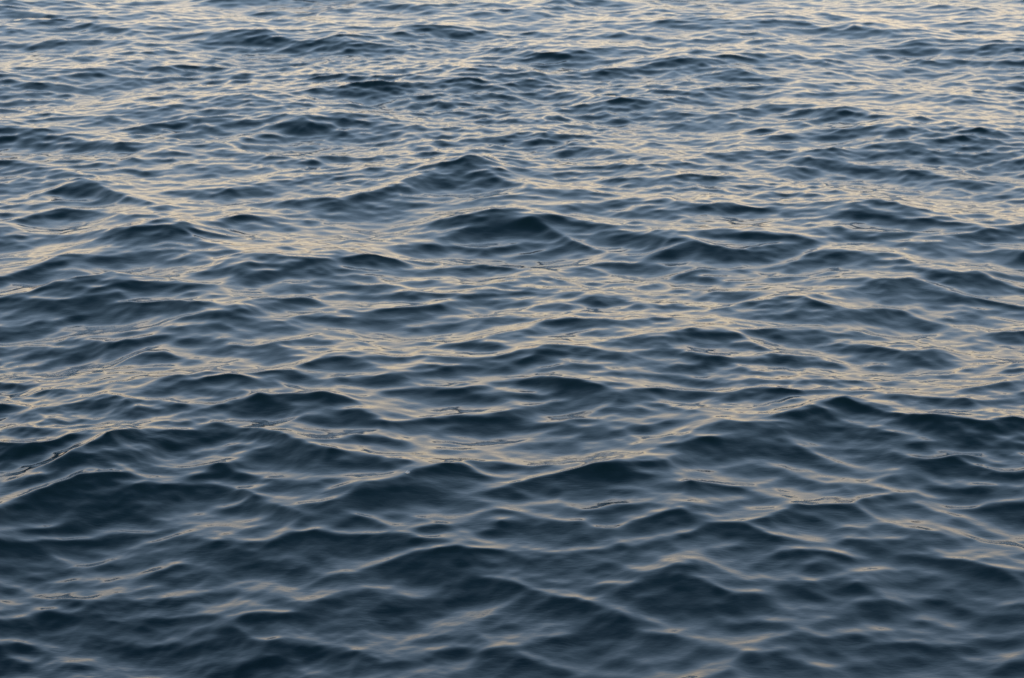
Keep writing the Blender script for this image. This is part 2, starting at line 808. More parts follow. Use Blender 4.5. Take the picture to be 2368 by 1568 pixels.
3 20 560 1185 680 1165 750 1165
2 20 780 1160 940 1155
2 20 440 1250 530 1225
3 40 600 1290 720 1270 830 1275
2 20 680 1230 780 1220 880 1210
2 30 770 1330 870 1310 940 1320
3 15 940 1220 1060 1225 1110 1220
3 12 1110 1250 1200 1280
2 20 850 1255 1000 1270 1120 1285
1 15 1100 1305 1180 1300
2 12 1300 1310 1450 1335 1620 1370 1740 1370
2 15 1480 1320 1640 1350
2 20 1180 1360 1320 1370
3 35 30 1370 180 1355 300 1330 400 1310
2 30 300 1340 480 1350
2 30 960 1395 1060 1385
2 30 60 1420 300 1400 600 1420
2 25 0 1470 200 1450 500 1460
2 30 0 1530 200 1500 380 1480
2 12 1740 1175 1900 1180 2080 1180
1 12 1640 1225 1900 1220
1 15 2000 1280 2200 1280
1 12 1250 1215 1430 1220
2 20 1640 1440 1800 1430 1900 1400 2050 1400
2 20 1880 1500 2050 1500 2200 1495
1 20 1330 1440 1500 1450
3 12 1040 1490 1080 1480 1130 1500
3 20 1230 1490 1290 1485
3 50 700 1555 900 1545 1200 1550 1350 1550
3 30 1380 1555 1600 1560 1750 1565
L 12 1080 1160 1150 1200 1250 1230 1350 1250
L 12 1060 1180 1120 1230 1200 1260 1350 1280 1500 1290
L 15 0 1380 150 1330 300 1290 420 1240 600 1190
L 20 600 1100 900 1090 1150 1080 1300 1100
L 20 300 1000 500 1060
L 25 1900 950 2150 1040 2368 1100
L 20 1750 870 1900 920 1980 960
L 25 1450 1130 1700 1130 2000 1130
L 20 1700 1290 2000 1340 2368 1370
L 15 1350 1480 1500 1510 1800 1520
L 12 680 1530 850 1500 1000 1460
L 20 1400 600 1600 630 1750 690
L 20 150 760 400 780 600 850 900 870
L 25 1700 290 2000 300 2200 340 2300 380
L 20 0 1140 300 1150
L 20 250 430 500 420 900 400
N20
1 12 1220 10 1350 15
1 10 2180 10 2250 20
1 12 2000 80 2140 80
2 20 1200 165 1300 170 1370 185
2 12 1030 135 1130 130
1 20 0 140 100 150 200 165
1 15 380 155 550 145 760 150
1 12 280 180 420 185
2 15 720 205 880 205
2 15 1000 225 1060 220 1150 225
2 25 1220 250 1330 230 1420 240 1600 245
2 12 1660 235 1720 240
2 15 1720 270 1900 295
3 18 1560 310 1620 300
2 25 1380 350 1500 340 1560 330
3 30 1480 380 1600 370 1700 370
2 30 1700 340 1850 345 1990 350
3 15 1960 365 2030 350 2060 365
3 15 1640 430 1750 430
2 30 1880 450 2000 455 2200 470
2 15 2110 330 2250 330
1 15 2050 160 2200 150 2368 150
1 20 2100 200 2368 210
2 12 650 325 800 325
2 20 780 425 880 425 1030 420
1 15 920 350 1050 340 1150 345
1 12 600 430 760 430
3 25 0 420 60 430 120 445
2 18 120 425 300 420 380 410
1 15 480 370 620 380
2 15 340 530 400 515 460 525
1 12 600 590 700 595
1 10 1120 525 1330 530
1 12 330 585 450 585
2 15 60 640 160 630 260 625
2 15 460 655 560 655
1 15 0 720 120 710
1 12 930 635 1050 640
1 10 1320 490 1500 490
1 10 1660 500 1780 510
1 12 1890 575 2060 590
2 18 2260 605 2368 600
1 12 1220 690 1300 690
1 12 1420 660 1560 665 1780 685
2 25 430 755 540 730 660 720
2 18 280 820 430 795
2 18 850 760 960 745 1080 755
2 15 1110 745 1170 745
3 25 980 830 1100 810 1230 790
2 20 700 800 850 805
2 25 1230 820 1340 820
2 30 1100 910 1230 890 1380 880 1440 890
2 30 1300 930 1500 920
2 12 1480 905 1580 915
2 18 1700 940 1830 940
2 20 880 960 1000 945 1130 940
1 15 480 880 580 865 700 880
2 20 610 955 720 945
2 12 790 975 850 975
1 12 640 1010 880 1020
2 20 360 1080 500 1075 620 1080
2 15 500 1060 600 1070 680 1090
1 18 120 1080 250 1075
2 20 1040 1060 1170 1060
2 20 1330 1010 1400 1005
2 25 1370 1050 1470 1045
2 18 1480 1000 1600 1010 1740 1050
2 20 1200 1080 1400 1080 1480 1085
2 15 1560 1105 1680 1110
2 20 1810 1100 1930 1100 2060 1115
2 15 1780 985 1950 990 2100 1000
2 15 2230 990 2368 995
3 15 890 1120 980 1130 1080 1155
2 12 590 1165 740 1160
3 30 1080 1175 1200 1190 1300 1205
2 25 1150 1220 1300 1220 1450 1230
2 30 750 1235 860 1215 950 1210
3 18 1560 1200 1680 1220 1780 1240
3 28 1900 1295 1990 1285 2080 1310
2 20 2100 1180 2250 1160 2368 1170
2 15 180 1240 320 1240 480 1245
1 15 30 1290 200 1290
1 12 560 1310 660 1315
1 12 940 1330 1100 1330
2 30 560 1380 700 1350 850 1370
2 30 0 1410 120 1415 240 1410 400 1425
3 25 50 1455 180 1470 320 1455
2 30 400 1490 640 1480 760 1480
2 20 1200 1420 1330 1400
3 35 1100 1500 1240 1480 1400 1490
2 18 1380 1390 1450 1420 1600 1460 1780 1480
2 25 1480 1450 1600 1470
1 20 1820 1380 1950 1390
2 15 1900 1500 2100 1500
3 20 1350 1550 1550 1530 1700 1550
3 20 1750 1545 1950 1560
L 20 1150 110 1300 130 1500 190 1700 210 1900 260
L 20 600 700 900 700 1100 720 1250 740 1350 800 1450 860
L 20 100 1040 180 990 300 950
L 20 0 1200 250 1210 600 1220 700 1270
L 20 1050 1370 1300 1370 1500 1390 1700 1430 1900 1500
L 18 900 1390 700 1290
L 20 1750 1190 1900 1240 2000 1240
L 20 1850 1400 2100 1470 2368 1540
L 30 0 1370 200 1370 450 1400
L 20 100 330 300 330 500 300
L 20 1550 600 1800 620 2000 660
N01
3 25 760 70 900 50 1000 30 1100 10
3 30 1100 80 1200 50 1290 45
3 12 1330 40 1420 60 1530 75
2 30 1220 90 1330 110 1480 130
2 18 860 200 1000 175 1200 165
2 15 920 130 1080 110
2 12 270 110 370 85 500 75 640 80
2 10 0 185 130 165 250 130
2 15 0 105 100 85
3 25 700 230 780 220 880 225
2 12 440 210 530 212
1 12 120 225 200 225
3 25 330 265 430 250
2 15 650 260 740 270
3 30 120 345 240 310 350 285
3 35 0 390 120 370 260 350
2 20 520 350 600 350
2 18 980 245 1060 240 1130 260
2 20 1160 265 1300 250
2 20 1500 180 1620 180
2 18 1830 225 1960 215 2110 220
2 20 2130 290 2250 280 2368 250
3 35 1400 315 1520 305 1640 320
3 30 1740 290 1900 280 2080 300
3 50 1700 370 1850 350 1980 340
2 30 2000 330 2110 330
2 30 800 380 900 370 1000 380
3 45 1000 430 1140 410 1280 450
3 35 240 450 340 430 430 400
3 30 420 400 520 420 620 440
2 25 580 470 700 450
3 20 700 490 780 470 850 490
3 40 0 545 150 530 280 540
3 40 420 530 480 510 560 530 640 560
3 25 230 590 300 575
2 20 160 620 220 610
3 40 700 560 850 540 980 560
3 25 1020 545 1120 545
3 25 1000 590 1150 580 1340 585
3 55 640 620 740 600 800 620
3 35 640 660 760 660 820 665
3 35 160 700 330 670 480 665
3 35 120 730 220 720
2 25 0 730 100 720
2 20 0 780 90 775
3 25 1250 640 1380 615 1520 610 1640 630
2 25 1550 590 1720 600
2 30 1220 700 1380 700 1550 720
2 20 1100 690 1200 700
2 25 1160 780 1300 770 1430 780
2 20 1300 820 1450 810
3 25 2000 530 2100 510 2180 550
2 25 1880 570 1990 570
2 25 1930 450 2080 430 2180 450
2 20 2120 410 2250 400 2368 430
3 30 2150 650 2260 640 2340 670
2 20 1780 700 1900 700
1 20 1780 740 1950 740
2 30 430 800 560 780 640 800
3 40 430 880 560 860 680 840
3 35 760 850 900 820 1040 800
3 35 440 930 600 900 760 890
3 25 300 960 450 940
2 20 0 850 200 850 400 850
2 25 0 890 200 880
1 20 690 750 840 755
2 20 1550 850 1700 840 1900 850
2 35 1780 900 1900 910 2080 910
1 15 1580 900 1650 900
1 15 1370 860 1500 850
2 20 2000 810 2100 790 2240 800
3 15 970 890 1080 885 1180 895
2 15 960 920 1120 920
3 30 2130 960 2250 930 2368 940
2 25 2200 960 2368 960
2 15 1880 1000 2030 1000
3 25 1470 1045 1600 1025 1680 1040
3 25 1550 1060 1700 1070
3 20 1300 1090 1420 1080
1 15 1010 1050 1100 1050
3 20 1090 1150 1180 1145
2 25 1180 1120 1270 1110
2 12 1380 1150 1620 1170
2 18 1700 1110 1900 1100
2 18 2020 1080 2180 1080
2 20 1970 1180 2130 1170
3 12 2220 1170 2330 1180
3 20 0 1090 80 1100 130 1110
3 20 280 1150 360 1140
2 15 310 1180 400 1180
2 20 400 1250 500 1220 620 1200 760 1200
3 35 450 1250 560 1240
3 30 760 1270 900 1260 1100 1280
2 25 820 1300 1000 1300 1100 1300
3 25 0 1260 130 1260
2 25 0 1300 180 1290 280 1320
3 12 1770 1205 1810 1210 1870 1230
3 40 1810 1240 1900 1250 1990 1280
3 15 1720 1270 1790 1310
2 15 1600 1300 1700 1290
2 20 1260 1330 1400 1290
2 15 1170 1245 1280 1240
2 25 2120 1340 2368 1320
3 30 2200 1350 2368 1360
2 20 1350 1380 1480 1370
3 15 730 1450 830 1430 930 1470
3 30 1080 1440 1180 1420 1260 1435
2 30 950 1470 1150 1470 1300 1480
2 20 1600 1400 1800 1410 1900 1430
3 40 1760 1450 1850 1440 1950 1480
3 35 400 1490 500 1450 560 1460
3 60 0 1530 150 1530 330 1530 450 1500
3 25 640 1520 760 1490 900 1490
2 15 80 1380 200 1400 300 1400
2 20 250 1450 350 1430
3 30 1180 1550 1400 1520 1550 1510
2 15 2150 1250 2368 1240
L 12 0 345 80 325 200 270 330 225
L 12 0 210 150 180 260 140
L 20 1480 100 1700 140 2000 200 2300 210
L 12 1340 60 1450 100 1600 140 1750 170
L 12 960 310 1100 300 1220 300
L 12 1110 690 1200 630 1340 595
L 12 1740 295 1850 300
L 12 2150 480 2250 560 2368 630
L 12 860 510 1000 500 1160 490 1300 450
L 15 1980 380 2100 400 2200 430
L 15 500 690 700 700 1000 690
L 15 560 750 680 790 850 770 1000 750
L 20 500 1080 700 1000 900 890 1050 830 1150 830 1280 880
L 15 1250 890 1500 920 1750 950
L 20 100 1080 300 1110 450 1100 600 1080
L 20 20 1200 200 1180 
L 15 380 1250 480 1190 650 1160
L 12 200 1290 350 1330 600 1350 750 1330
L 12 0 1380 200 1385 350 1380
L 12 60 1500 200 1510 380 1480 480 1410
L 12 600 1480 700 1430 850 1400 1000 1380 1300 1340 1600 1300
L 12 380 1560 600 1490 
L 15 1620 1370 1800 1390 1900 1380 2000 1360
L 15 1900 1400 2050 1440 2200 1500 2368 1530
L 15 2000 1360 2150 1400 2260 1430
L 15 1850 990 2000 980 2120 920 2200 900
L 12 720 740 600 700
L 10 1740 1430 1690 1500
L 15 820 1480 1000 1520
L 15 1400 1560 1600 1500
N11
3 60 1050 20 1200 30 1370 15
3 20 1400 20 1520 70 1620 110 1740 145
3 50 920 90 1030 70 1100 60
2 30 1150 80 1300 60 1420 80
3 35 640 190 760 150 880 160
3 30 950 180 1080 160 1220 150
2 30 500 195 650 190
2 30 1350 130 1480 130
2 30 1400 210 1560 190 1680 210
3 25 0 230 120 215 240 215
3 40 80 250 200 240 350 260
2 25 0 260 80 280
2 25 0 370 80 365 180 380
2 25 0 425 150 430 330 435
3 20 0 430 120 435
2 25 100 510 180 505 300 520
2 18 480 500 580 495
3 18 920 310 970 300 1120 305
2 15 890 350 930 355
2 12 580 350 700 330 800 310
3 20 1400 370 1450 365 1560 395
2 20 1300 460 1420 465
3 18 990 490 1070 490
2 15 1130 420 1230 410
2 30 1820 40 1950 30 2020 50
3 30 1990 60 2120 90 2230 110
3 30 1880 100 2020 130 2200 150
3 20 2270 175 2320 180
3 20 2200 220 2300 225
3 35 1810 270 1900 260 2050 265
2 40 2080 310 2200 300
2 25 1660 300 1800 310
1 15 1560 330 1680 335
2 20 1750 490 1860 510
2 15 2120 560 2260 560
2 15 560 410 620 430
2 30 560 570 800 540 980 540
3 35 270 600 450 590 620 570
2 60 150 640 350 640 600 620
2 30 100 690 300 690
2 20 660 735 760 725
1 15 840 710 920 715
1 15 900 660 1050 655
1 15 1100 655 1280 645
3 25 1450 670 1530 655 1600 660
2 25 1480 690 1700 680
2 30 1620 640 1760 650
1 20 1270 720 1400 730
1 12 1120 750 1200 750
3 30 850 820 960 820 1060 840
3 25 960 850 1100 850
2 15 1060 905 1200 880 1330 860
2 25 1450 830 1600 850 1640 890
3 20 1560 885 1640 895
2 30 1680 860 1780 850
2 25 2020 800 2150 800
2 25 2100 830 2260 830
2 20 1870 820 2000 825
2 30 1920 900 2080 930
2 20 2180 770 2320 770
2 15 310 915 480 910
2 15 560 970 780 970
2 20 660 910 900 940
2 30 0 960 70 960
2 35 80 950 180 960
2 25 400 1030 540 1020
3 20 150 1090 230 1065 350 1075
2 20 660 1040 850 1030
2 25 880 1010 1000 1010 1200 1020
3 25 1230 960 1380 945
2 20 1080 980 1230 970
2 15 1360 1000 1470 995
3 35 1330 1070 1500 1060 1640 1090
3 35 1280 1110 1450 1130 1560 1160
3 40 1500 1170 1700 1160
2 15 1040 1090 1140 1090
3 35 350 1160 500 1150 650 1140
3 20 680 1170 850 1180 1020 1190
2 20 700 1200 950 1230
2 20 860 1120 1000 1110
2 25 1150 1170 1300 1170
2 20 1600 980 1750 990
2 30 2230 1000 2368 1000
2 40 2180 1050 2300 1050
3 15 2060 1150 2150 1200
2 40 1900 1180 2100 1190
3 60 0 1320 120 1310 230 1330
3 25 230 1375 400 1370 600 1350 800 1335
3 20 800 1330 1000 1330 1200 1330
2 25 400 1390 700 1370
3 60 850 1420 1000 1400 1200 1400
2 30 1250 1380 1450 1370 1560 1390
2 30 920 1460 1100 1450
3 25 160 1480 270 1470 400 1490
2 15 1380 1250 1600 1260
2 25 1800 1290 1950 1290
2 20 1620 1350 1740 1350
2 20 2060 1390 2200 1400
2 25 1480 1430 1600 1420 1720 1440
2 15 1780 1440 2000 1420
2 20 1400 1530 1600 1510
2 15 1200 1300 1350 1290
L 10 1430 15 1530 55 1650 100 1800 150 1950 170
L 12 900 140 1000 150 1100 140
L 12 1270 420 1400 430 1500 400 1650 390
L 10 1810 300 1900 340 2050 380 2200 385
L 15 250 400 400 395 550 385 800 385
L 12 600 430 740 480
L 20 0 160 200 180 380 200 450 240
L 20 0 720 150 770 350 800 550 790 700 760
L 20 0 800 200 870 400 900 550 880
L 20 750 880 900 880 1000 890 1150 850 1300 830
L 15 850 780 1000 740 1150 700 1300 680
L 20 1350 780 1500 760 1650 790 1800 780
L 20 1650 590 1850 590 2000 600 2200 600
L 15 1700 820 1850 850 2000 860
L 20 250 960 400 990 500 960 650 890
L 12 860 1030 920 1060 1100 1040 1250 1050 1350 1000 1420 970
L 12 1430 970 1550 1040 1700 1060 1800 1070
L 20 0 1110 150 1120 300 1190 420 1280
L 15 0 1250 200 1250 450 1290 700 1290 900 1260 1050 1260
L 15 1800 1000 2000 980 2150 1010
L 15 1950 1130 2080 1110 2150 1080
L 10 2100 1170 2200 1220 2368 1260
L 10 240 1390 350 1450 450 1480 600 1480
L 15 800 1450 900 1480 1050 1480 1200 1450
L 12 250 1320 400 1340 
L 20 500 1520 800 1540 1100 1530
L 12 750 520 500 560 300 570
L 12 1130 1140 1050 1100 900 1090
L 12 1350 1160 1280 1140
L 15 1420 630 1550 620
L 12 1650 270 1800 240
L 15 1620 200 1750 220
N21
3 30 270 80 400 70 520 75 640 90
2 20 560 100 700 100 830 110
3 60 250 190 380 180 480 190
3 35 80 120 150 150 300 180
3 35 0 90 80 130
2 40 480 160 620 150 720 170
2 30 620 220 740 210
2 20 900 180 1050 180 1180 180
2 20 860 210 950 210
2 25 1250 215 1400 195 1500 210
2 18 1000 240 1110 250
2 15 1300 265 1450 260
2 15 720 290 900 285
3 30 0 350 80 340 180 380
2 20 100 295 180 300
3 12 1180 100 1320 100
2 10 950 55 1200 55
2 15 1400 55 1600 50
2 20 1560 130 1640 135
2 12 1700 130 1850 125
3 20 2030 80 2200 90
3 20 2200 50 2368 40
2 20 2180 190 2300 210
2 25 2050 200 2250 220
3 25 2300 270 2368 270
2 25 1520 300 1660 300
3 20 1700 370 1850 345 2000 340 2200 350
3 50 1850 390 2000 390 2250 400
3 30 1380 400 1500 380 1560 360
3 40 1500 400 1620 400
2 30 1250 420 1380 430
2 60 1600 450 1750 470
3 35 1850 520 2000 520 2150 550
3 20 2050 510 2200 540 2368 575
2 40 2000 460 2250 450
2 15 1780 180 1900 180
2 20 1060 370 1230 370
2 15 620 360 770 360
3 15 700 480 800 485 950 520
2 15 450 530 650 500
2 25 220 460 300 450 400 480
1 15 550 590 700 555
2 18 480 620 560 610 700 640
3 20 460 730 600 715
2 25 620 740 800 740
2 35 680 800 820 810 960 800
3 30 200 740 320 740 420 760
2 25 280 800 400 820 500 840
3 12 510 830 570 855
2 25 40 770 180 810
2 25 1020 740 1130 750 1230 765
3 40 1200 610 1350 610 1500 605
2 40 1480 640 1600 650 1740 700
2 20 1540 590 1660 580
3 20 1600 690 1750 700
2 30 1000 640 1150 650
1 20 1080 570 1200 570
2 30 960 600 1100 600
2 20 2060 610 2160 610
2 20 1850 660 2000 660
3 15 2290 750 2368 745
2 20 2200 790 2350 780
2 30 1100 880 1250 850 1300 840
3 25 1280 870 1420 855 1480 870
2 30 1300 910 1450 900 1600 900
2 20 1500 880 1700 920 1850 940
2 25 1320 970 1530 990
3 35 0 900 80 900 180 920
3 20 160 920 260 930 350 960
3 25 0 990 100 980 200 980
3 30 540 940 650 920 800 930
3 30 880 950 980 945 1050 960
2 30 0 1060 120 1070 200 1080
1 15 560 1030 650 1020
2 25 480 1080 620 1070 740 1080
1 20 800 1110 920 1090 1080 1105
1 15 1380 1080 1500 1075
2 15 1110 1070 1190 1070
2 15 2000 1140 2120 1130
2 20 2150 1110 2250 1110
3 15 2300 990 2368 990
2 40 0 1180 250 1180 500 1170
3 15 620 1140 720 1140 850 1155
2 30 450 1210 620 1190
1 15 900 1170 1080 1165
2 15 1450 1210 1600 1200 1750 1190
2 25 1780 1230 1900 1220 2050 1230
2 20 2080 1210 2180 1215
2 20 1640 870 1760 860
2 20 1700 910 1900 890
3 15 1050 1240 1140 1230 1200 1270
3 45 840 1320 920 1290 1040 1310 1050 1340
2 25 1100 1270 1200 1300 1350 1320
3 30 1340 1300 1450 1310 1600 1330
3 50 1550 1360 1700 1340 1850 1370
3 30 1850 1330 2000 1340 2150 1360
3 45 2180 1370 2280 1360 2368 1400
2 60 200 1400 450 1400 700 1380
3 50 700 1430 900 1430 1050 1430
2 60 1000 1480 1200 1470 1400 1460
2 40 1150 1400 1350 1440 1500 1460
3 60 1780 1440 1950 1440 2150 1450
3 25 120 1480 230 1480 300 1500
3 40 0 1540 200 1540 400 1540
3 30 330 1520 450 1540 620 1560
2 50 500 1480 700 1500
3 50 2200 1540 2368 1530
3 50 1600 1530 1800 1520 2000 1520
L 10 60 70 150 100 250 105
L 12 280 130 400 150 500 130 600 120
L 10 720 240 800 200 920 160 1100 150 1300 160
L 12 1420 165 1500 200 1600 240 1750 250
L 15 1060 340 1300 350 1500 350
L 15 200 410 350 430 600 420 750 400 850 350 980 310
L 20 500 500 650 480 850 450 1000 450
L 15 800 490 950 510 1100 530
L 10 1700 380 1800 420 1950 470 2080 500 2250 540 2368 570
L 20 0 590 150 600 250 640 400 720
L 12 450 770 550 800 620 860 750 860
L 20 850 860 1000 880 1100 930 1200 980 1280 1040
L 12 340 900 450 880 560 870
L 20 1100 1050 1300 1060 1500 1060 1750 1130 1900 1120
L 20 600 1100 800 1130 1100 1130 1400 1150 1700 1160 2050 1180
L 20 1850 1150 1950 1060 2200 980 2368 960
L 12 1880 940 2000 910 2200 890
L 20 0 1420 150 1360 300 1280 450 1230 
L 20 450 1270 700 1240 900 1200 1050 1180
L 15 1050 800 1300 800 1450 830 1550 860
L 10 1180 1350 1250 1380 1400 1390
L 10 1500 1430 1600 1440 1700 1480
L 15 1300 1240 1400 1260 1600 1290 1900 1290 2100 1310 2300 1300
L 20 350 960 550 990 800 980 1000 1000
L 12 2150 350 2368 420
L 12 1650 570 1800 640 1750 700
L 12 30 1260 180 1290
N02
3 60 0 60 150 30 300 10
3 25 330 110 480 80 600 50
3 40 100 240 300 200 450 150
2 40 0 250 120 220
3 40 560 30 680 60 760 90
3 60 560 180 700 170 900 170
3 50 350 280 500 230 620 210
3 90 250 320 450 300 650 300
3 80 80 410 250 370 450 370
2 50 0 480 200 480 400 470
3 120 900 350 1100 310 1300 310
3 100 1300 290 1450 260 1600 270
3 60 1600 280 1720 300 1830 330
3 120 620 440 800 400 1050 430
3 60 480 520 700 490 1000 500
3 50 180 560 350 570 650 560
2 40 1100 350 1300 380 1450 370
3 70 1650 400 1800 400 2000 430
3 50 1900 370 2050 420 2150 470
2 40 2100 380 2250 360 2368 370
2 60 2000 450 2200 460 2368 460
3 50 1700 170 1640 180
3 40 1380 180 1500 150 1600 150
3 40 1460 100 1560 100
2 40 1000 130 1200 130
2 50 1750 90 1900 100
3 40 1800 30 2000 50 2100 80
2 30 1900 210 2150 210 2300 200
3 60 2000 570 2200 560 2368 600
3 90 2000 650 2200 640 2368 650
2 60 1650 680 1900 700
3 50 350 650 600 650 900 610
2 40 800 590 1000 600
3 80 0 680 150 700 300 730
2 60 0 800 200 820 400 800
2 40 730 830 850 850 1000 800
2 60 1350 880 1500 880 1700 850
3 50 1700 830 1900 820 2100 850
2 40 0 990 150 1000
2 25 520 960 600 1000
2 30 300 1050 500 1060
2 40 600 1110 800 1100 1000 1050
2 50 700 1170 900 1150
3 40 320 1160 500 1170
3 30 1150 1040 1250 1060
2 50 1200 1120 1400 1100
3 50 1050 1190 1250 1170 1500 1160
3 50 1680 1170 1850 1160 2100 1150
2 60 2100 1100 2300 1080
3 40 60 1230 130 1230
3 30 140 1250 200 1300
2 80 300 1250 500 1250
2 50 900 1300 1080 1290
3 50 1100 1290 1000 1270
3 60 1600 1260 1750 1330 1850 1350
2 80 1300 1270 1500 1270
3 100 1400 1400 1700 1430 1950 1460
3 80 1000 1420 1250 1410
3 80 1300 1500 1500 1520 1700 1540
3 40 100 1380 250 1400 350 1440
2 40 400 1510 600 1530
3 60 0 1520 60 1550
2 50 1950 1200 2200 1230
L 14 0 200 100 180 200 130 350 60 430 20
L 14 0 380 100 320 250 250 400 210 550 140 700 110 830 110
L 14 0 400 150 360
L 14 980 180 1100 210 1250 210 1350 160 1400 110 1500 60 1600 40
L 14 1250 80 1400 60 1550 40
L 14 1700 60 1670 120
L 14 1740 80 1900 140 2000 160
L 14 1460 220 1580 220 1700 250 1850 300
L 14 1830 340 1950 350 2100 410
L 14 0 550 200 530 370 530
L 14 0 590 200 610 400 620 600 600 800 560 1050 560
L 14 1050 470 1200 450 1400 420 1550 370
L 14 1050 620 1250 580 1400 530 1600 490 1800 460
L 14 1550 590 1800 600 1950 560 2200 510 2368 550
L 14 480 770 580 820 700 880
L 14 440 920 700 910 900 870 1100 820 1300 750
L 14 480 960 600 1010 750 1030 900 980
L 14 0 930 200 980 400 1040
L 20 0 1070 150 1060 300 1100 500 1140
L 20 80 1150 250 1150
L 14 1000 1020 1100 1000
L 14 1600 940 1850 960 2100 990 2300 980
L 14 1350 1080 1600 1060 1800 1030
L 14 1000 1170 1300 1140 1600 1150 1750 1100 2000 1100
L 14 1330 1240 1500 1200 1600 1190
L 14 1130 1310 1200 1330
L 14 1700 1270 1800 1300 2000 1300 2300 1330
L 14 210 1340 350 1430 500 1460 700 1480
L 14 0 1340 80 1360
L 14 250 1470 400 1500
L 20 500 1560 700 1540
N12
2 40 0 30 100 30
3 40 0 80 150 80 250 90
3 20 800 110 850 95 900 110
3 50 550 150 700 130 900 150
2 60 380 200 600 190 850 210
3 60 100 290 300 260 500 260
3 80 150 360 400 330 600 300
2 40 0 260 200 220 400 200
3 40 1180 230 1300 220 1360 240
3 40 1050 290 1200 290 1280 310
3 30 1460 180 1600 160 1650 180
3 40 1600 150 1780 130 1830 170
3 35 1820 100 1900 110 1990 140
2 50 1400 230 1600 250 1800 260
2 40 1550 300 1800 290
3 30 1920 180 2080 190
3 20 2030 90 2120 85 2250 100
2 20 1080 130 1200 120
2 30 720 370 850 350 1000 370
3 30 1060 430 1120 425 1190 450
3 50 60 480 150 460 250 500
2 40 100 510 300 520
3 40 550 530 700 530
3 35 950 570 1040 560
2 30 1080 520 1180 530
3 50 2070 500 2200 450 2300 430
3 40 2120 540 2368 510
2 50 1300 510 1500 510 1650 520
2 50 1530 600 1750 600 1900 560
2 20 1860 380 2100 375
2 30 1640 420 1850 470
3 70 0 600 150 600 300 600
2 30 300 640 430 620
3 40 0 660 200 670 400 650
3 25 540 620 700 610
3 60 680 680 850 680 1050 700
3 120 350 800 550 760 700 770
3 120 450 880 700 860
3 60 250 830 400 740 560 690
3 40 850 780 950 760
2 60 900 830 1080 830
3 50 1050 900 1180 920 1300 970
3 100 850 1000 1000 980 1200 1000
2 80 100 1000 300 1030
3 80 300 1100 550 1090 700 1110
2 80 50 1180 300 1200 500 1190
3 80 1300 1050 1500 1050 1650 1060
2 60 1100 1100 1300 1140
3 60 1680 1130 1800 1200 1900 1260
2 50 1550 1180 1700 1200
3 50 1950 1020 2150 1030 2368 1040
3 50 2000 1090 2200 1110 2368 1120
2 40 1540 750 1700 710 1850 730
2 60 1350 790 1550 810 1700 840
3 50 1600 720 1800 710
2 30 1850 750 2100 760
2 50 1950 870 2200 880 2368 850
3 80 2150 900 2368 900
2 40 1720 970 2000 960
3 40 1480 1310 1700 1310
2 50 1300 1350 1500 1380 1750 1400
3 30 2050 1290 2300 1300
2 40 2000 1410 2200 1420
2 25 2220 1370 2368 1380
3 90 1000 1430 1150 1410 1280 1460
3 60 780 1390 900 1370
2 50 500 1450 700 1420
3 60 1300 1470 1400 1510 1500 1540
2 50 1500 1450 1700 1470
3 40 0 1430 150 1430
2 50 0 1480 200 1500 400 1490
2 40 900 1540 1100 1510
2 40 1950 1520 2200 1500
2 20 650 1310 850 1300 980 1310
L 20 450 30 700 20 900 20 1100 50 1500 40
L 14 0 160 150 180 300 170 420 130
L 14 850 80 950 130 1100 160 1250 180 1400 150
L 14 1020 220 1150 225 1250 200
L 14 1250 280 1350 330 1430 350
L 20 1550 370 1800 370 2100 340 2368 340
L 14 110 420 220 460 330 510
L 14 0 545 250 545 500 530 600 480 680 450 850 480
L 14 500 560 680 590 780 620 870 650 1000 660 1200 660
L 14 700 560 850 600 1000 530
L 14 1060 390 1250 390 1300 440 1500 470
L 14 0 810 150 780 300 740 450 690 700 640
L 10 1120 820 1160 870 1250 920 1300 940
L 14 1040 860 1150 890
L 14 1420 960 1550 1000 1750 1030 1900 1070 2050 1120 2200 1190
L 20 1750 910 1900 910 2050 890
L 14 2080 790 2200 750 2368 710
L 14 2000 620 2200 590 2368 550
L 14 1960 480 2100 450 2200 400 2300 395
L 14 850 1110 1000 1110 1200 1020
L 20 600 1210 800 1140 950 1130
L 20 100 1390 400 1340 700 1230
L 20 400 1440 600 1370 800 1340 950 1370
L 20 850 1290 1000 1320 1150 1350
L 20 1200 1310 1400 1280 1550 1280
L 14 1150 1390 1300 1430 1450 1490 1700 1530 2000 1550
L 14 550 1550 750 1510 880 1480
L 14 2050 1490 2200 1460 2368 1410
L 14 2150 1250 2368 1270
L 14 1300 1200 1500 1190
L 14 450 890 400 950 550 980
L 14 1350 680 1500 690 1700 670
N22
3 70 750 60 900 50 850 30
3 50 200 30 300 40 400 30
2 40 50 80 200 80
2 50 450 130 600 150 700 150
2 40 950 110 1100 130
3 20 1500 40 1650 65 1800 60
3 70 1700 110 1850 70 1950 60
3 60 1900 110 2050 120 2180 150
3 40 2130 170 2300 160
2 50 1400 200 1600 210 1700 230
3 60 1700 270 1950 290 2150 280
2 50 1350 60 1500 80
3 80 2080 420 2250 400 2368 400
3 50 2200 500 2368 510
2 15 680 215 800 205
2 15 850 260 1000 235
3 20 300 275 420 290 500 310
3 20 0 230 100 260
2 15 100 300 250 300
2 30 330 360 450 360 560 360
2 20 80 400 250 400
3 50 0 470 80 480
3 35 700 430 850 390 1000 390
2 50 780 440 950 440
3 50 560 490 700 480 900 500
3 60 1140 420 1200 390 1270 450
2 50 1050 470 1250 480
3 30 1240 350 1350 330 1540 300
2 70 1350 390 1500 370 1680 400
3 50 120 530 300 510 450 520
3 50 50 590 250 570 500 570
3 40 480 600 700 620
2 40 430 650 600 660
2 25 1080 570 1200 570
2 30 1500 560 1650 570
3 40 1100 640 1250 650
2 60 1500 680 1700 660 1850 650
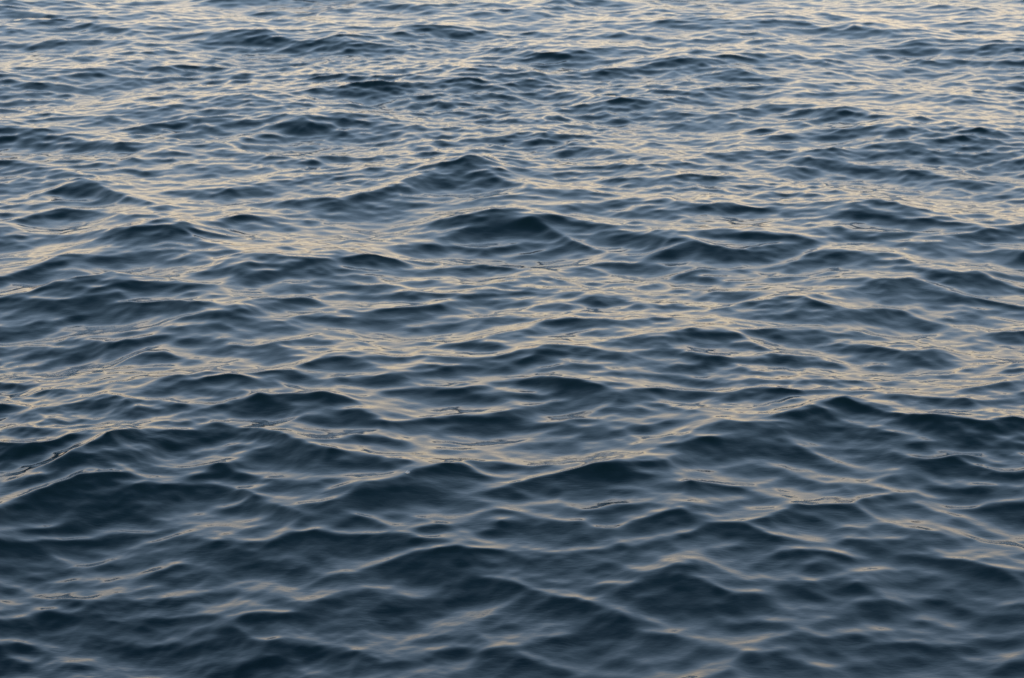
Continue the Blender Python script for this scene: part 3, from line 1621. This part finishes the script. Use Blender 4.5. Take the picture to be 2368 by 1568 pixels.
2 40 1700 590 1850 620 1950 640
3 40 780 720 950 720 1050 740
2 40 230 710 350 700
3 60 0 820 80 820
2 60 550 810 750 790
3 40 870 850 1050 830
2 50 1300 750 1500 760
3 60 1550 750 1750 790 1850 800
2 50 300 930 450 920
3 60 0 930 100 950
3 110 50 1050 250 1020 400 1050
3 80 200 1110 400 1110
3 60 550 1020 650 1060 600 1100
3 60 700 970 850 1000 950 1050
2 60 950 960 1150 970 1250 1000
2 50 1150 890 1300 880
2 50 1400 940 1700 960
3 50 1850 800 1950 780 2100 850
3 60 2050 870 2250 900
2 60 1900 930 2200 980
3 40 1270 1090 1350 1070 1450 1100
3 50 1300 1140 1500 1150
2 30 1120 1140 1250 1170
3 40 1700 1070 1800 1060 1900 1120
3 30 480 1240 600 1230
2 30 330 1270 430 1280
2 40 950 1210 1050 1200
2 20 1700 1220 1850 1260
3 30 2250 1190 2368 1190
2 40 2000 1250 2200 1270
3 25 700 1330 900 1320 1050 1330
3 30 1130 1300 1200 1300 1300 1340
2 40 900 1370 1150 1370
2 30 1150 1420 1350 1430
3 60 1350 1400 1550 1370 1700 1390
3 50 1700 1400 1900 1400 2100 1430
2 50 1500 1430 1700 1430
3 20 120 1400 280 1415
2 50 0 1460 200 1460
3 90 400 1470 450 1440 520 1500
3 60 450 1540 650 1540
3 50 620 1440 750 1470 800 1530
3 20 700 1400 900 1420 1100 1460
3 40 2050 1350 2250 1350
3 25 1150 1500 1400 1505 1650 1510
3 90 2250 1540 2368 1510
3 40 1640 1440 1720 1460
2 40 1150 1540 1350 1540
L 14 30 150 200 160 350 210 600 220 
L 20 0 340 200 350 300 330 500 300 800 320 950 300
L 14 640 100 800 130 1000 170 1200 220 1350 230
L 10 1070 70 1180 110 1300 140 1420 140
L 10 1540 40 1700 55 1850 30
L 10 2050 80 2150 110 2250 130
L 14 1350 230 1500 280 1650 270
L 14 1330 210 1450 130
L 12 1230 340 1380 300 1500 285
L 10 1200 370 1260 420 1330 480
L 14 1100 530 1250 500 1400 480 1600 510 1800 530 2000 580 2050 640
L 14 1620 330 1700 380 1850 430 1950 460
L 20 250 450 400 430 600 430 700 400
L 14 0 560 100 530 200 490 450 490
L 10 520 530 650 580 850 620 1000 640 1150 600
L 14 1150 600 1300 600
L 14 800 680 950 690 1100 710
L 14 0 710 150 690 300 650
L 10 310 820 360 880 480 900 650 880 800 890
L 14 150 880 250 940 400 970 550 980
L 20 1150 850 1350 840
L 14 1800 740 1880 710 2000 760 2150 800 2368 820
L 14 2050 680 2200 700 2368 780
L 14 1080 1080 1250 1050 1400 1030 1600 1070
L 14 1600 1150 1750 1200 1920 1260
L 20 650 1160 750 1200 900 1260 1050 1300 1150 1270 1300 1230
L 20 0 1290 200 1290 400 1320 600 1270 700 1290
L 12 1400 1340 1600 1330 1800 1360
L 14 2100 1280 2200 1280 2368 1280
L 14 1850 1360 2000 1320 2150 1290
L 14 250 1480 370 1420 500 1400
L 10 350 1500 250 1550
L 10 540 1410 620 1370 800 1400
L 14 780 1440 900 1500 1100 1500 1300 1480
L 14 1950 1450 2100 1430 2368 1390
L 20 100 1520 300 1490
L 14 1700 300 1620 290
L 10 2150 350 2368 320
L 10 580 960 650 1060 700 1150
"""

def slope_power(lam):
    """Slope variance per octave of wavelength (metres)."""
    lam = np.asarray(lam, float)
    p = np.exp(-0.5 * (np.log2(lam / 0.36) / 1.8) ** 2)
    return p

# the swell and chop live on a periodic square of sea, built from its spectrum
L, N = 24.0, 1280
LMIN, LMAX = 0.07, 4.5
RMS = 0.18
CHOP = 1.2
fy_ = np.fft.fftfreq(N, L / N) * 2 * math.pi
fx_ = np.fft.rfftfreq(N, L / N) * 2 * math.pi
KX, KY = np.meshgrid(fx_, fy_)
KK = np.hypot(KX, KY); KK[0, 0] = 1
lm = 2 * math.pi / KK
ang = np.arctan2(KY, KX)
da = np.abs(np.angle(np.exp(1j * (ang + math.pi / 2 - 0.06)))); da = np.minimum(da, math.pi - da)
SP = slope_power(lm) / KK ** 2 / (1 + (LMIN / lm) ** 10) / (1 + (lm / LMAX) ** 10)
SP *= 0.12 + np.exp(-0.5 * (da / 0.52) ** 2)
SP[0, 0] = 0
FH = np.sqrt(SP) / KK                      # white noise -> height
_hy = np.fft.irfft2(np.fft.rfft2(rng.normal(size=(N, N))) * FH * KK)
FH *= RMS / _hy.std()
FSY = 1j * KY * FH                         # white noise -> slope along y

PX = math.tan(math.radians(HFOV / 2))
def ray(u, v):
    """picture fraction (0..1 from the left, 0..1 from the top) to a direction"""
    cx = (2 * u - 1) * PX
    cy = (1 - 2 * v) * PX / ASPECT
    p = math.radians(PITCH)
    return cx, math.cos(p) + cy * math.sin(p), -math.sin(p) + cy * math.cos(p)

LEVEL = {'3': 0.29, '2': 0.175, '1': 0.09, 'L': -0.10}
U, V, T, F_ = [], [], [], []
tile_ = None
for line in STROKES.strip().splitlines():
    f = line.split()
    if f[0][0] == 'Q':
        q = int(f[0][1]) - 1
        tile_ = ((q % 2) / 2, (q // 2) / 2, 0.5 / 2367, 0.5 / 1568, 42, 32, False)
        continue
    if f[0][0] == 'N':
        tile_ = (int(f[0][1]) * 821 / 2464, int(f[0][2]) / 3, 822 / 2464 / 2368, 1 / 3 / 1567, 45, 40, True)
        continue
    u0, v0, su, sv, gap, thick, fine_ = tile_
    th = float(f[1])
    pts = np.array([float(a) for a in f[2:]]).reshape(-1, 2)
    seg = np.hypot(*(pts[1:] - pts[:-1]).T)
    cum = np.concatenate([[0], np.cumsum(seg)])
    n = max(2, int(cum[-1] / gap) + 1)
    s = np.linspace(0, cum[-1], n)
    X = np.interp(s, cum, pts[:, 0]); Y = np.interp(s, cum, pts[:, 1])
    rows = [0.0] if th < thick else ([-0.28, 0.28] if th < 75 else [-0.35, 0, 0.35])
    if f[0] == 'L':
        rows = [-0.5, 0.5]
    for r_ in rows:
        U.append(u0 + X * su)
        V.append(v0 + (Y + r_ * th) * sv)
        T.append(np.full(n, LEVEL[f[0]])); F_.append(np.full(n, fine_))
U = np.concatenate(U); V = np.concatenate(V); T = np.concatenate(T); F_ = np.concatenate(F_)

def near(u, v, uu, vv):
    out = np.zeros(len(u), bool)
    for i0 in range(0, len(u), 2000):
        e = (((u[i0:i0 + 2000, None] - uu[None]) / 0.011) ** 2 + ((v[i0:i0 + 2000, None] - vv[None]) / 0.008) ** 2).min(1)
        out[i0:i0 + 2000] = e < 1
    return out
keep = F_.copy()
keep[~F_] = ~near(U[~F_], V[~F_], U[F_], V[F_])
NEAR = ((V - 0.55) / 0.3).clip(0, 1)           # nearer water: looser, the small chop breaks the bands up
NOI = np.where(F_, 0.035, 0.06) ** 2 + (0.075 * NEAR * U) ** 2 + np.where(T < 0, 0.05, 0.0) ** 2
T = np.where(T < 0, T + 0.03 * NEAR, T - 0.04 * NEAR * U)
U, V, T, NOI = U[keep], V[keep], T[keep], NOI[keep]
# open water between the marked faces and bands: gently tilted away
gu, gv = np.meshgrid((np.arange(128) + 0.5) / 128, (np.arange(96) + 0.5) / 96)
gu = gu.ravel() + rng.uniform(-.003, .003, gu.size); gv = gv.ravel() + rng.uniform(-.004, .004, gv.size)
fr = ~near(gu, gv, U, V)
gu, gv = gu[fr], gv[fr]
U = np.concatenate([U, gu]); V = np.concatenate([V, gv])
T = np.concatenate([T, -0.035 + (0.19 - 0.15 * gu) * ((gv - 0.6) / 0.25).clip(0, 1)]); NOI = np.concatenate([NOI, np.full(len(gu), 0.13 ** 2)])
ncon = len(U)
print('constraints', ncon)

dirs = np.stack(ray(U, V), 1)
def ground(z):
    t = (z - H_CAM) / dirs[:, 2]
    return dirs[:, 0] * t, dirs[:, 1] * t

def cubic(t):
    return (-0.5 * t + t * t - 0.5 * t ** 3, 1 - 2.5 * t * t + 1.5 * t ** 3,
            0.5 * t + 2 * t * t - 1.5 * t ** 3, -0.5 * t * t + 0.5 * t ** 3)

def stencil(x, y):
    fx = x / (L / N); fy = y / (L / N)
    ix = np.floor(fx).astype(int); iy = np.floor(fy).astype(int)
    wx = cubic(fx - ix); wy = cubic(fy - iy)
    idx = np.stack([((iy + b - 1) % N) * N + (ix + a - 1) % N for a in range(4) for b in range(4)])
    wt = np.stack([wx[a] * wy[b] for a in range(4) for b in range(4)])
    return idx, wt

WN = rng.normal(size=(N, N)); WF = np.fft.rfft2(WN)
W0 = WF.copy()
gx, gy = ground(np.zeros(ncon))
qx, qy = gx.copy(), gy.copy()

zz = np.zeros(ncon)
alpha = np.zeros(ncon)
for it in range(7):
    if it:
        Hf = np.fft.irfft2(WF * FH); Dx = CHOP * np.fft.irfft2(WF * FH * 1j * KX / KK); Dy = CHOP * np.fft.irfft2(WF * FH * 1j * KY / KK)
        for k_ in range(3):
            idx, wt = stencil(qx, qy)
            h = (Hf.ravel()[idx] * wt).sum(0); dx = (Dx.ravel()[idx] * wt).sum(0); dy = (Dy.ravel()[idx] * wt).sum(0)
            zz += 0.6 * (h - zz)
            gx, gy = ground(zz)
            qx += 0.6 * (gx - dx - qx); qy += 0.6 * (gy - dy - qy)
    idx, wt = stencil(qx, qy)
    def gather(F):
        return (np.fft.irfft2(F).ravel()[idx] * wt).sum(0)
    def scatter(v):
        return np.fft.rfft2(np.bincount(idx.ravel(), (wt * v).ravel(), N * N).reshape(N, N))
    S2 = np.abs(FSY) ** 2
    Kop = lambda v: gather(scatter(v) * S2) + NOI * v
    bvec = T - gather(W0 * FSY)
    r_ = bvec - Kop(alpha); p_ = r_.copy(); rs = r_ @ r_
    for k_ in range(60 if it < 6 else 120):
        Ap = Kop(p_); al = rs / (p_ @ Ap); alpha = alpha + al * p_; r_ = r_ - al * Ap
        rn = r_ @ r_; p_ = r_ + rn / rs * p_; rs = rn
        if rs < 1e-6 * (bvec @ bvec): break
    WF = W0 + scatter(alpha) * np.conj(FSY)
    print('fit', it, k_, 'resid', float(np.std(T - gather(WF * FSY))), 'Trms', float(np.std(T)), 'hrms', float(np.std(np.fft.irfft2(WF * FH))), float(np.std(np.fft.irfft2(WF * FSY))), flush=True)
NF = 1920                                   # finer grid of the same waves
def refine(F):
    Z = np.zeros((NF, NF // 2 + 1), complex)
    h_ = N // 2
    Z[:h_, :h_] = F[:h_, :h_]; Z[-h_ + 1:, :h_] = F[-h_ + 1:, :h_]
    return np.fft.irfft2(Z * (NF / N) ** 2)
fit = np.stack([refine(WF * FH), CHOP * refine(WF * FH * 1j * KX / KK), CHOP * refine(WF * FH * 1j * KY / KK)], -1).astype(np.float32)

def tile(L, N, l0, l1, rms, seed, spr, power):
    """periodic patch of random waves between wavelengths l0 and l1"""
    r = np.random.default_rng(seed)
    f = np.fft.fftfreq(N, L / N) * 2 * math.pi
    KX, KY = np.meshgrid(f, f)
    KK = np.hypot(KX, KY); KK[0, 0] = 1
    lm = 2 * math.pi / KK
    S = power(lm) / KK ** 2                      # slope spectrum, equal per octave
    S *= 1 / (1 + (l0 / lm) ** 8) / (1 + (lm / l1) ** 8)
    th = np.arctan2(KY, KX)
    D = 0.12 + np.exp(-0.5 * ((np.abs(np.angle(np.exp(1j * (th + math.pi / 2))))) / spr) ** 2)
    Z = (r.normal(size=(N, N)) + 1j * r.normal(size=(N, N))) * np.sqrt(S * D) / KK
    Z[0, 0] = 0
    hx = np.real(np.fft.ifft2(1j * KX * Z)); hy = np.real(np.fft.ifft2(1j * KY * Z))
    sc = rms / math.sqrt((hx ** 2 + hy ** 2).mean())
    Z = Z * sc
    return np.stack([np.real(np.fft.ifft2(Z)), np.real(np.fft.ifft2(1j * KX / KK * Z)),
                     np.real(np.fft.ifft2(1j * KY / KK * Z))], -1).astype(np.float32)

def sample(F, x, y, x0, y0, st, wrap):
    fx = (x - x0) / st; fy = (y - y0) / st
    ix = np.floor(fx).astype(np.int64); iy = np.floor(fy).astype(np.int64)
    wx = cubic((fx - ix).astype(np.float32)); wy = cubic((fy - iy).astype(np.float32))
    out = np.zeros(x.shape + (F.shape[2],), np.float32)
    for a in range(4):
        for b in range(4):
            jx, jy = ix + a - 1, iy + b - 1
            if wrap:
                jx %= F.shape[1]; jy %= F.shape[0]
            else:
                jx = jx.clip(0, F.shape[1] - 1); jy = jy.clip(0, F.shape[0] - 1)
            out += F[jy, jx] * (wx[a] * wy[b])[..., None]
    return out

# ------------------------------------------------------------ the sea surface
th_d = np.arange(-21, 21.0001, math.degrees(0.00062))
th_s = np.arange(21.08, 42, 0.085)
th_a = np.concatenate([np.arange(-180, -42.5, 1.5), -th_s[::-1], th_d, th_s, np.arange(43, 180, 1.5)])
r_a = np.concatenate([[0.05], np.linspace(0.4, 3.4, 30), np.linspace(3.42, 4.97, 110), np.exp(np.arange(math.log(4.985), math.log(31), 0.0013)),
                      np.geomspace(31.2, 4000, 260)])
TH, R = np.meshgrid(np.radians(th_a), r_a)
x = (R * np.sin(TH)).astype(np.float64); y = (R * np.cos(TH)).astype(np.float64)

def smooth(a, b, t):
    t = ((t - a) / (b - a)).clip(0, 1)
    return t * t * (3 - 2 * t)

D = sample(fit, x, y, 0, 0, L / NF, True) * np.exp(-(R / 300.0)).astype(np.float32)[..., None]
# the sharpest crests, pinched up where two wave trains meet (picture fraction, height, half widths)
for pu_, pv_, ph_, wx_, wy_ in [(1268, 500, .10, .22, .14), (1174, 380, .09, .18, .13), (694, 274, .09, .17, .13),
        (180, 434, .06, .24, .16), (396, 540, .055, .22, .14), (620, 957, .04, .10, .08), (2036, 966, .045, .16, .10),
        (1612, 592, .035, .14, .10), (1792, 1574, .06, .13, .09), (1288, 292, .045, .14, .12),
        (1800, 558, .045, .26, .12), (1460, 1118, .035, .12, .08), (1205, 1222, .03, .07, .05), (2060, 1352, .035, .12, .08)]:
    dx_, dy_, dz_ = ray(pu_ / 2464, pv_ / 1632)
    t_ = (ph_ - H_CAM) / dz_
    ex = (x + D[..., 1] - dx_ * t_) / wx_; ey = (y + D[..., 2] - dy_ * t_) / wy_
    e_ = np.sqrt(ex ** 2 + ey ** 2 + 0.008)
    D[..., 0] += (ph_ * 0.6 * np.exp(-e_ * (1 - 0.25 * np.tanh(ey)))).astype(np.float32)
# ripples, 3 cm to 25 cm, riding on the waves; calmer in some patches than others
RIP = 0.135
tB = tile(6.1, 1024, 0.032, 0.26, RIP, 5, 0.45, lambda l: l ** 0.6)
tB[..., 1:] *= 0.9
ca, sa = math.cos(0.35), math.sin(0.35)
xb, yb = x + D[..., 1], y + D[..., 2]
tP = tile(41.0, 256, 1.2, 9.0, 1.0, 8, 3.0, lambda l: l ** 0)[..., 0]
patch = sample(tP[..., None] / tP.std(), x, y, 0, 0, 41.0 / 256, True)[..., 0]
gain = (1.0 + 0.55 * patch).clip(0.25, 2.2) * np.exp(-(R / 20.0) ** 2)
gain *= 1 - 0.5 * np.exp(-((x + 1.2) / 1.4) ** 2 - ((y - 7.4) / 0.9) ** 2)      # a calmer patch on the big near swell
D += sample(tB, ca * xb + sa * yb, -sa * xb + ca * yb, 0, 0, 6.1 / 1024, True) * gain[..., None]
del tB
px3 = np.stack([x + D[..., 1], y + D[..., 2], D[..., 0]], -1)
nr, nc = TH.shape
verts = px3.reshape(-1, 3)
i = np.arange(nr - 1)[:, None] * nc; j = np.arange(nc)[None, :]; j2 = (j + 1) % nc
quads = np.stack([i + j, i + j2, i + nc + j2, i + nc + j], -1).reshape(-1, 4)
me = bpy.data.meshes.new('water')
cen = len(verts)
verts = np.concatenate([verts, [[0, 0, float(verts[:nc, 2].mean())]]])
fan = np.stack([np.full(nc, cen), np.arange(nc)[::1], (np.arange(nc) + 1) % nc], -1)[:, [0, 2, 1]]
loops = np.concatenate([quads.ravel(), fan[:, ::-1].ravel()]).astype(np.int32)
nq = len(quads)
starts = np.concatenate([np.arange(nq) * 4, nq * 4 + np.arange(nc) * 3]).astype(np.int32)
me.vertices.add(len(verts)); me.vertices.foreach_set('co', verts.astype(np.float32).ravel())
me.loops.add(len(loops)); me.loops.foreach_set('vertex_index', loops)
me.polygons.add(len(starts)); me.polygons.foreach_set('loop_start', starts)
me.update(calc_edges=True)
me.shade_smooth()
water = bpy.data.objects.new('water', me)
col.objects.link(water)
water['kind'] = 'structure'
print('normal up', me.polygons[nq // 2].normal[:])

def water_material():
    m = bpy.data.materials.new('sea_water'); m.use_nodes = True
    nt = m.node_tree; p = nt.nodes['Principled BSDF']
    p.inputs['Base Color'].default_value = (0.0012, 0.0066, 0.0094, 1)
    p.inputs['Roughness'].default_value = 0.03
    p.inputs['IOR'].default_value = 1.333
    tc = nt.nodes.new('ShaderNodeTexCoord')
    mp = nt.nodes.new('ShaderNodeMapping'); mp.inputs['Scale'].default_value = (0.8, 1.3, 1)
    n = nt.nodes.new('ShaderNodeTexNoise'); n.inputs['Scale'].default_value = 26; n.inputs['Detail'].default_value = 3
    b = nt.nodes.new('ShaderNodeBump'); b.inputs['Strength'].default_value = 1.0; b.inputs['Distance'].default_value = 0.0009
    nt.links.new(tc.outputs['Object'], mp.inputs[0]); nt.links.new(mp.outputs[0], n.inputs[0])
    nt.links.new(n.outputs[0], b.inputs['Height']); 
    # capillary ripples: finer, drawn out across the wind, only in patches
    mp2 = nt.nodes.new('ShaderNodeMapping'); mp2.inputs['Scale'].default_value = (0.35, 1.5, 1); mp2.inputs['Rotation'].default_value = (0, 0, 0.35)
    n2 = nt.nodes.new('ShaderNodeTexNoise'); n2.inputs['Scale'].default_value = 62; n2.inputs['Detail'].default_value = 2
    n3 = nt.nodes.new('ShaderNodeTexNoise'); n3.inputs['Scale'].default_value = 2.6; n3.inputs['Detail'].default_value = 2
    mr = nt.nodes.new('ShaderNodeMapRange'); mr.inputs['From Min'].default_value = 0.45; mr.inputs['From Max'].default_value = 0.62
    b2 = nt.nodes.new('ShaderNodeBump'); b2.inputs['Distance'].default_value = 0.0005
    nt.links.new(tc.outputs['Object'], mp2.inputs[0]); nt.links.new(mp2.outputs[0], n2.inputs[0])
    nt.links.new(tc.outputs['Object'], n3.inputs[0]); nt.links.new(n3.outputs[0], mr.inputs['Value'])
    nt.links.new(mr.outputs[0], b2.inputs['Strength']); nt.links.new(n2.outputs[0], b2.inputs['Height'])
    nt.links.new(b.outputs[0], b2.inputs['Normal']); nt.links.new(b2.outputs[0], p.inputs['Normal'])
    return m
me.materials.append(water_material())

# ------------------------------------------------------------ one small bubble adrift on the water
V3 = verts[:-1]
cp, sp = math.cos(math.radians(PITCH)), math.sin(math.radians(PITCH))
dep = V3[:, 1] * cp - (V3[:, 2] - H_CAM) * sp
up = V3[:, 1] * sp + (V3[:, 2] - H_CAM) * cp
ok = dep > 2
pu = np.where(ok, V3[:, 0] / np.where(ok, dep, 1) / PX, 9) * .5 + .5
pv = .5 - np.where(ok, up / np.where(ok, dep, 1) / PX * ASPECT, 9) * .5
dd = (pu - 979 / 2464) ** 2 + (pv - 1134 / 1632) ** 2
cand = np.argsort(dd)[:12]
bi = cand[np.argmin(dep[cand])]
bx, by, bz = [float(t) for t in V3[bi]]
del V3, dep, up, pu, pv, dd

def simple_mesh(name, vs, fs, mat, parent):
    m = bpy.data.meshes.new(name); m.from_pydata(vs, [], fs); m.shade_smooth(); m.materials.append(mat)
    o = bpy.data.objects.new(name, m); col.objects.link(o); o.parent = parent
    return o

def mat(name, base, rough, trans):
    m = bpy.data.materials.new(name); m.use_nodes = True
    p = m.node_tree.nodes['Principled BSDF']
    p.inputs['Base Color'].default_value = base + (1,)
    p.inputs['Roughness'].default_value = rough
    p.inputs['Transmission Weight'].default_value = trans
    p.inputs['IOR'].default_value = 1.25
    n = m.node_tree.nodes.new('ShaderNodeTexNoise'); n.inputs['Scale'].default_value = 400
    b = m.node_tree.nodes.new('ShaderNodeBump'); b.inputs['Strength'].default_value = 0.15; b.inputs['Distance'].default_value = 0.0005
    m.node_tree.links.new(n.outputs[0], b.inputs['Height']); m.node_tree.links.new(b.outputs[0], p.inputs['Normal'])
    return m

bub = bpy.data.objects.new('bubble', None); col.objects.link(bub)
bub.location = (bx, by, bz); bub.empty_display_size = 0.01
bub['label'] = 'tiny pale air bubble floating alone on the rippled dark blue water'
bub['category'] = 'bubble'
RB = 0.0085
ns, nr_ = 24, 8
vs = [(RB * math.cos(2 * math.pi * i / ns) * math.cos(math.pi / 2 * j / nr_), RB * math.sin(2 * math.pi * i / ns) * math.cos(math.pi / 2 * j / nr_),
       -0.001 + RB * 0.8 * math.sin(math.pi / 2 * j / nr_)) for j in range(nr_) for i in range(ns)]
fs = [(j * ns + i, j * ns + (i + 1) % ns, (j + 1) * ns + (i + 1) % ns, (j + 1) * ns + i) for j in range(nr_ - 1) for i in range(ns)]
vs.append((0, 0, -0.001 + RB * 0.8)); t_ = (nr_ - 1) * ns
fs += [(t_ + i, t_ + (i + 1) % ns, len(vs) - 1) for i in range(ns)]
simple_mesh('film', vs, fs, mat('bubble_film', (0.85, 0.88, 0.9), 0.05, 0.75), bub)
vs = []; fs = []; nt_ = 8
for i in range(ns):
    a_ = 2 * math.pi * i / ns
    for k in range(nt_):
        b_ = 2 * math.pi * k / nt_; rr = RB * (1.08 + 0.05 * math.sin(3 * a_)) + 0.0013 * math.cos(b_)
        vs.append((rr * math.cos(a_), rr * math.sin(a_), 0.0013 * math.sin(b_)))
for i in range(ns):
    for k in range(nt_):
        fs.append((i * nt_ + k, ((i + 1) % ns) * nt_ + k, ((i + 1) % ns) * nt_ + (k + 1) % nt_, i * nt_ + (k + 1) % nt_))
simple_mesh('foam_rim', vs, fs, mat('bubble_foam', (0.3, 0.33, 0.35), 0.4, 0.0), bub)
